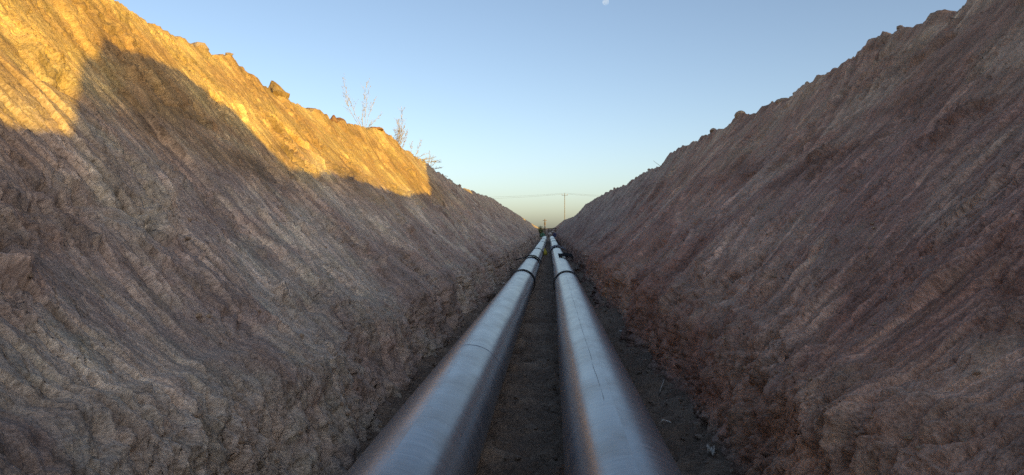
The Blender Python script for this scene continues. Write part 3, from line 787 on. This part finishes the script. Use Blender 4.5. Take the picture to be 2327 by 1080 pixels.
# ------------------------------------------------------------------ tubes: weeds, poles, wires
def tube(bm, pts, radii, seg=5):
    rings = []
    for i, p in enumerate(pts):
        p = Vector(p)
        d = (Vector(pts[min(i + 1, len(pts) - 1)]) - Vector(pts[max(i - 1, 0)])).normalized()
        a = d.cross(Vector((0.31, 0.9, 0.17))).normalized(); b = d.cross(a)
        rings.append([bm.verts.new(p + (a * math.cos(t) + b * math.sin(t)) * radii[i]) for t in [k * 2 * math.pi / seg for k in range(seg)]])
    for i in range(len(rings) - 1):
        for k in range(seg):
            bm.faces.new((rings[i][k], rings[i][(k + 1) % seg], rings[i + 1][(k + 1) % seg], rings[i + 1][k]))
    bm.faces.new(rings[0][::-1]); bm.faces.new(rings[-1])

def bent(p0, p1, n=7, bow=0.08, rr=random, jit=0.015):
    p0, p1 = Vector(p0), Vector(p1); L = (p1 - p0).length
    side = Vector((rr.uniform(-1, 1), rr.uniform(-1, 1), rr.uniform(-0.3, 0.3))) * bow * L
    out = []
    for i in range(n):
        t = i / (n - 1)
        out.append(p0.lerp(p1, t) + side * math.sin(math.pi * t) + Vector((rr.uniform(-1, 1), rr.uniform(-1, 1), 0)) * jit * L * (0 < i < n - 1))
    return out

def weed(y, out, stems, label, mat, seed, twig=10, r0=0.007, spike=True):
    rr = random.Random(seed)
    base = rim_point(-1, y, out)
    root = empty('dry_weed', base)
    tag(root, label, 'weed')
    for (dx, dy, dz) in stems:
        bm = bmesh.new()
        p0 = Vector((rr.uniform(-0.05, 0.05), rr.uniform(-0.08, 0.08), -0.06)); p1 = Vector((dx, dy, dz))
        pts = bent(p0, p1, 8, 0.06, rr); L = (p1 - p0).length
        tube(bm, pts, [r0 * (1 - 0.7 * i / 7) for i in range(8)], 5)
        s = obj_bm('stem', bm, M[mat], root)
        bt = bmesh.new(); any_t = False
        for k in range(int(twig * L)):
            t = rr.uniform(0.30, 1.0); i = min(6, int(t * 7)); q = pts[i].lerp(pts[i + 1], t * 7 - i)
            dirn = ((p1 - p0).normalized() * rr.uniform(0.5, 1.2) + Vector((rr.uniform(-1, 1), rr.uniform(-1, 1), rr.uniform(-0.2, 0.5))) * 0.75).normalized()
            ln = rr.uniform(0.06, 0.26) * (1.15 - 0.5 * t) * max(0.6, L)
            e = q + dirn * ln
            tube(bt, bent(q, e, 4, 0.1, rr), [r0 * 0.42, r0 * 0.36, r0 * 0.3, r0 * 0.22], 4)
            for m_ in range(rr.randint(0, 3)):                     # seed heads
                c = q.lerp(e, rr.uniform(0.4, 1.0)) + Vector((rr.uniform(-1, 1), rr.uniform(-1, 1), rr.uniform(-1, 1))) * 0.012
                bmesh.ops.create_icosphere(bt, subdivisions=1, radius=rr.uniform(0.006, 0.013), matrix=Matrix.Translation(c))
            any_t = True
        if any_t: tag(obj_bm('twigs', bt, M[mat], s), kind='stuff')
        else: bt.free()
    return root
# picture offsets at a depth y: one metre is FPX / y picture pixels
weed(21.9, 0.22, [(-0.66, 0.2, 1.45), (-0.62, 0.1, 1.2), (0.10, 0.1, 1.38), (0.20, -0.2, 1.15), (0.30, 0.2, 0.95), (0.47, 0.1, 0.46), (0.25, 0.1, 0.34), (-0.08, 0.2, 0.6), (-0.12, -0.1, 0.35)],
     'tall sparse dry weed with two leaning stems on left rim', 'grey_stem', 3, 15)
weed(26.8, 0.25, [(0.12, 0.2, 1.50), (0.02, 0.1, 1.15), (-0.03, 0.3, 1.12), (-0.26, 0.1, 0.45), (0.22, 0.1, 0.9), (0.1, -0.2, 0.8), (0.33, 0.2, 0.75), (-0.12, 0.1, 0.75), (-0.2, 0.4, 0.6), (0.05, 0.3, 0.62), (0.30, 0.1, 0.5)],
     'bushy dry weed with bent-over stalks on left rim', 'dry_stem', 5, 30, 0.008)
weed(29.6, 0.25, [(0.0, 0.1, 0.75), (0.32, 0.3, 0.80), (0.75, 0.8, 0.18), (0.95, 1.2, 0.02), (0.6, 0.4, 0.30), (0.4, 0.9, 0.12)],
     'low tangle of fallen dry stalks where the left sunlight ends', 'grey_stem', 8, 24, 0.009)
weed(33.5, 0.25, [(0.05, 0.2, 0.85), (0.35, 0.4, 0.42), (0.62, 0.6, 0.16), (0.2, 0.1, 0.55), (-0.3, 0.3, 0.35), (0.5, -0.3, 0.05), (0.75, 0.7, -0.25)],
     'wiry dry weed beyond the end of sunlit left rim', 'grey_stem', 11, 28, 0.008)
# a lone straw on the right rim
p = rim_point(1, 34.5, 0.1)
bm = bmesh.new(); tube(bm, bent((0, 0, -0.03), (-0.42, 0.1, 0.32), 5, 0.03), [0.012, 0.011, 0.009, 0.007, 0.005])
o = obj_bm('dry_straw', bm, M['dry_stem']); o.location = p; tag(o, 'single dry straw poking out of the right rim', 'straw')

# utility pole beyond the trench with its wires
PY = 262.0
pxm = lambda ix: (ix - 1244.0) / FPX * PY
pzm = lambda iy: CAM_Z + (525.0 - iy) / FPX * PY
px0 = pxm(1283); ztop = pzm(439); zb = 2.3
up = empty('utility_pole', (px0, PY, zb)); tag(up, 'tall slim utility pole carrying wires beyond the right bank', 'pole')
H = ztop - zb
bm = bmesh.new(); tube(bm, [(0, 0, -0.5), (0, 0, H * 0.5), (0, 0, H)], [0.14, 0.12, 0.10], 12); obj_bm('shaft', bm, M['concrete'], up)
bm = bmesh.new(); bmesh.ops.create_cube(bm, size=1, matrix=Matrix.Translation((0, -0.18, H - 0.75)) @ Matrix.Diagonal((2.0, 0.12, 0.12, 1))); obj_bm('crossarm', bm, M['wire'], up)
for xo in (-0.9, 0.9):
    bm = bmesh.new(); bmesh.ops.create_cone(bm, cap_ends=True, segments=10, radius1=0.09, radius2=0.06, depth=0.28, matrix=Matrix.Translation((xo, -0.18, H - 0.55))); obj_bm('insulator', bm, M['porcelain'], up)
def wire(x0, z0, x1, z1, sag, label, yoff=0.0):
    bm = bmesh.new(); n = 24; pts = []
    for i in range(n):
        t = i / (n - 1); pts.append((x0 + (x1 - x0) * t, PY + yoff, z0 + (z1 - z0) * t - sag * 4 * t * (1 - t)))
    base = Vector(pts[0]); tube(bm, [Vector(p) - base for p in pts], [0.02] * n, 5)
    o = obj_bm('power_wire', bm, M['wire']); o.location = base
    tag(o, label, 'wire', 'wires on the utility pole')
wire(px0 - 0.9, ztop - 0.4, px0 - 62, ztop - 0.9, 1.3, 'lower power wire running left from the utility pole')
wire(px0, ztop - 0.02, px0 - 62, ztop - 0.1, 1.3, 'upper power wire running left from the utility pole', 0.1)
wire(px0 + 0.9, ztop - 0.4, px0 + 62, ztop - 0.6, 1.3, 'lower power wire running right from the utility pole')
wire(px0, ztop - 0.02, px0 + 62, ztop + 0.1, 1.3, 'upper power wire running right from the utility pole', 0.1)

# things at the far end of the pipes
def at(ix, iy, y): return Vector(((ix - 1244.0) / FPX * y, y, CAM_Z + (525.0 - iy) / FPX * y))
y = 150.0
b = at(1238, 539, y); t_ = at(1238, 498, y)
wp = empty('wooden_post', (b.x, y, b.z - 0.4)); tag(wp, 'dark wooden post standing behind the far pipe ends', 'post')
bm = bmesh.new(); tube(bm, [(0, 0, 0), (0.02, 0, 2.0), (0, 0, t_.z - b.z + 0.4)], [0.13, 0.115, 0.09], 10); obj_bm('shaft', bm, M['wood'], wp)
bm = bmesh.new(); bmesh.ops.create_cube(bm, size=1, matrix=Matrix.Translation((0, -0.12, t_.z - b.z + 0.12)) @ Matrix.Diagonal((0.8, 0.09, 0.09, 1))); obj_bm('crossarm', bm, M['wood'], wp)
bm = bmesh.new(); bmesh.ops.create_cone(bm, cap_ends=True, segments=10, radius1=0.17, radius2=0.15, depth=0.45, matrix=Matrix.Translation((0, 0, t_.z - b.z - 0.45))); obj_bm('collar', bm, M['wood'], wp)

y = 132.0
a = at(1246, 534, y); c = at(1263, 534, y); tp = at(1246, 519, y)
ba = empty('wooden_barrier', (a.x, y, a.z)); tag(ba, 'rough wooden barrier across the far end of the trench', 'barrier')
hgt = tp.z - a.z
for xo in (0.0, (c.x - a.x) * 0.5, c.x - a.x):
    bm = bmesh.new(); tube(bm, [(xo, 0, -0.4), (xo, 0, hgt)], [0.07, 0.06], 8); obj_bm('post', bm, M['wood'], ba)
for zz in (hgt - 0.05, hgt * 0.62, hgt * 0.3):
    bm = bmesh.new(); bmesh.ops.create_cube(bm, size=1, matrix=Matrix.Translation(((c.x - a.x) / 2, -0.1, zz)) @ Matrix.Rotation(R(random.uniform(-2, 2)), 4, 'Y') @ Matrix.Diagonal((c.x - a.x + 0.3, 0.05, 0.14, 1))); obj_bm('rail', bm, M['wood'], ba)

def heap_cloth(name, ix, iy, y, size, mat, label, cat, seed):
    p = at(ix, iy, y)
    bm = bmesh.new(); bmesh.ops.create_icosphere(bm, subdivisions=4, radius=1.0)
    o_ = Vector((seed * 2.3, seed, 0))
    for v in bm.verts:
        q = v.co.copy()
        f = 1 + 0.35 * mnoise.noise(q * 1.4 + o_) + 0.16 * abs(mnoise.noise(q * 4 + o_)) + 0.06 * mnoise.noise(q * 9 + o_)
        q *= f
        if q.z < -0.3: q.z = -0.3
        v.co = Vector((q.x * size[0], q.y * size[1], (q.z + 0.3) * size[2]))
    o = obj_bm(name, bm, M[mat]); o.location = p
    return tag(o, label, cat)
heap_cloth('green_tarp', 1233, 539, 118, (0.45, 0.6, 0.55), 'green', 'crumpled green tarp heaped beside the far end of left pipe', 'tarp', 2)
heap_cloth('blue_tarp', 1262, 539, 112, (0.42, 0.6, 0.42), 'blue', 'crumpled dark blue tarp heaped beside the far end of right pipe', 'tarp', 4)
heap_cloth('pale_sack', 1250, 533, 125, (0.3, 0.3, 0.25), 'white', 'pale sack lying between the far pipe ends', 'sack', 6)
heap_cloth('pale_sack', 1256, 528, 131, (0.16, 0.2, 0.16), 'white', 'small pale sack lying by the rough wooden barrier', 'sack', 7)

# a green shrub at the foot of the left wall, far end
def shrub(ix, iy, y, w, h, label, seed):
    rr = random.Random(seed); p = at(ix, iy, y)
    root = empty('green_shrub', p); tag(root, label, 'shrub')
    bm = bmesh.new(); bl = bmesh.new()
    for k in range(16):
        tip = Vector((rr.gauss(0, w * 0.4), rr.gauss(0, w * 0.4), h * rr.uniform(0.5, 1.0)))
        pts = bent((0, 0, -0.05), tip, 5, 0.1, rr); tube(bm, pts, [0.02, 0.016, 0.012, 0.009, 0.005], 4)
        for q in range(50):
            c = pts[rr.randint(1, 4)] + Vector((rr.gauss(0, 0.13), rr.gauss(0, 0.13), rr.gauss(0, 0.13)))
            n = Vector((rr.uniform(-1, 1), rr.uniform(-1, 1), rr.uniform(-1, 1))).normalized(); u = n.orthogonal().normalized(); v = n.cross(u)
            s = rr.uniform(0.04, 0.09)
            bl.faces.new([bl.verts.new(c + u * s), bl.verts.new(c + v * s * 0.5), bl.verts.new(c - u * s), bl.verts.new(c - v * s * 0.5)])
    tag(obj_bm('stems', bm, M['dry_stem'], root), kind='stuff'); tag(obj_bm('foliage', bl, M['leaf'], root, False), kind='stuff')
shrub(1228, 530, 112, 0.7, 0.9, 'small green shrub at the far foot of the left trench wall', 4)

# ------------------------------------------------------------------ litter on the trench floor and slopes
def put_floor(o, x, y, dz=0.0):
    o.location = (x, y, floor_h(x, y) + dz); return o
# yellow bag between the pipes
bm = bmesh.new()
prof_b = [(0.02, 0.0), (0.13, 0.01), (0.15, 0.10), (0.135, 0.22), (0.10, 0.31), (0.045, 0.36), (0.035, 0.38), (0.07, 0.43), (0.02, 0.43)]
rings = []
for (r_, z_) in prof_b:
    rings.append([bm.verts.new((r_ * math.cos(t) * (1.15 + 0.12 * math.sin(3 * t + z_ * 9)), r_ * math.sin(t) * (0.85 + 0.15 * math.cos(5 * t - z_ * 12)), z_ + 0.012 * math.sin(4 * t))) for t in [k * 2 * math.pi / 18 for k in range(18)]])
for i in range(len(rings) - 1):
    for k in range(18): bm.faces.new((rings[i][k], rings[i][(k + 1) % 18], rings[i + 1][(k + 1) % 18], rings[i + 1][k]))
bm.faces.new(rings[0][::-1]); bm.faces.new(rings[-1])
o = obj_bm('yellow_bag', bm, M['yellow']); yb = 50.0; put_floor(o, (1237.5 - 1244) / FPX * yb, yb)
tag(o, 'yellow tied bag standing on the floor between the pipes', 'bag')

def lath(x, y, L, w, ang, label, mat='lath', tilt=0.0, name='wooden_lath', dz=0.02):
    bm = bmesh.new(); bmesh.ops.create_cube(bm, size=1, matrix=Matrix.Diagonal((L, w, 0.018, 1)))
    bmesh.ops.bevel(bm, geom=bm.edges[:], offset=0.003, segments=1, affect='EDGES')
    o = obj_bm(name, bm, M[mat], smooth=False); put_floor(o, x, y, dz); o.rotation_euler = (0, tilt, ang)
    return tag(o, label, 'lath')
lath((1230 - 1244) / FPX * 29.0, 29.0, 0.27, 0.06, 0.06, 'pale lath lying across the floor between the two pipes')
lath(-1.50, 28.0, 0.40, 0.03, 0.3, 'pale thin stake standing up left of the left pipe', tilt=R(-82), name='wooden_stake', dz=0.22)

def scrap(x, y, size, label, seed, zoff=0.0, n=9, name='plastic_scrap', p=None):
    """a crumpled sheet with thickness"""
    rr = random.Random(seed); gx, gy = np.meshgrid(np.linspace(-1, 1, n), np.linspace(-1, 1, n))
    k = 1 - 0.25 * np.abs(perlin(gx * 1.5 + seed, gy * 1.5, seed))
    gz = 0.6 * perlin(gx * 1.4, gy * 1.4, seed + 1) + 0.35 * perlin(gx * 3.2, gy * 3.2, seed + 2)
    V = np.stack([gx * k * size[0], gy * k * size[1], (gz + 0.55) * size[2]], -1).reshape(-1, 3)
    V2 = V + np.array([0, 0, 0.004]); nn = n * n
    ring = np.array([i * n for i in range(n)] + [(n - 1) * n + j for j in range(1, n)] + [i * n + n - 1 for i in range(n - 2, -1, -1)] + [j for j in range(n - 2, 0, -1)]); nx = np.roll(ring, -1)
    F = np.concatenate([grid_faces(n, n, True), grid_faces(n, n) + nn, np.stack([ring, nx, nx + nn, ring + nn], -1)])
    o = obj_np(name, np.concatenate([V, V2]), F, M['white'], smooth=False)
    if p is None: put_floor(o, x, y, zoff)
    else: o.location = p
    o.rotation_euler = (0, 0, rr.uniform(0, 6.28)); return tag(o, label, 'scrap')
scrap(1.22, 5.8, (0.030, 0.028, 0.085), 'pale upright crumpled scrap on the floor by the right wall, nearest camera', 3)
scrap(1.27, 12.9, (0.10, 0.055, 0.05), 'pale torn scrap on the floor midway along the right pipe', 6)
scrap(-1.42, 24.0, (0.13, 0.06, 0.05), 'pale torn scrap on the floor left of the left pipe', 9)
scrap(-1.28, 76.0, (0.14, 0.12, 0.12), 'far white scrap left of the left pipe', 12)
def peel(x, y, pts, label, w=0.012):
    bm = bmesh.new(); tube(bm, pts, [w * 0.5] + [w] * (len(pts) - 2) + [w * 0.4], 5)
    o = obj_bm('plastic_strip', bm, M['white']); put_floor(o, x, y, 0.015); return tag(o, label, 'strip')
peel(0.98, 6.75, [(0, 0, 0.01), (0.03, 0.02, 0.035), (0.07, 0.01, 0.025), (0.12, -0.05, 0.01), (0.15, -0.06, 0.008)], 'curled white strip on the floor beside the right pipe', 0.006)
peel(1.18, 8.2, [(0, 0, 0.0), (0.02, 0.03, 0.05), (0.05, 0.05, 0.11), (0.065, 0.06, 0.16)], 'thin pale straw leaning on the foot of the right wall', 0.004)

# ------------------------------------------------------------------ the moon
m, n, l, b = new_mat('moon_surface')
n.remove(b)
tc = n.new('ShaderNodeTexCoord'); nz = noise_tex(n, l, tc.outputs['Object'], 0.03, 1, 0.5)
df = n.new('ShaderNodeBsdfDiffuse'); l.new(ramp(n, l, nz, [(0.4, (0.035, 0.04, 0.05)), (0.6, (0.06, 0.067, 0.078))]), df.inputs[0])
tr = n.new('ShaderNodeBsdfTransparent'); ad = n.new('ShaderNodeAddShader')
l.new(df.outputs[0], ad.inputs[0]); l.new(tr.outputs[0], ad.inputs[1])
l.new(ad.outputs[0], n['Material Output'].inputs['Surface'])
MD = 9000.0
bm = bmesh.new(); bmesh.ops.create_uvsphere(bm, u_segments=32, v_segments=16, radius=7.5 / FPX * MD)
o = obj_bm('moon', bm, m); o.location = at(1375, 8, MD); tag(o, 'pale daytime moon at the top of the sky', 'moon')
print('tris', sum(len(ob.data.polygons) * 2 for ob in bpy.data.objects if ob.type == 'MESH'))
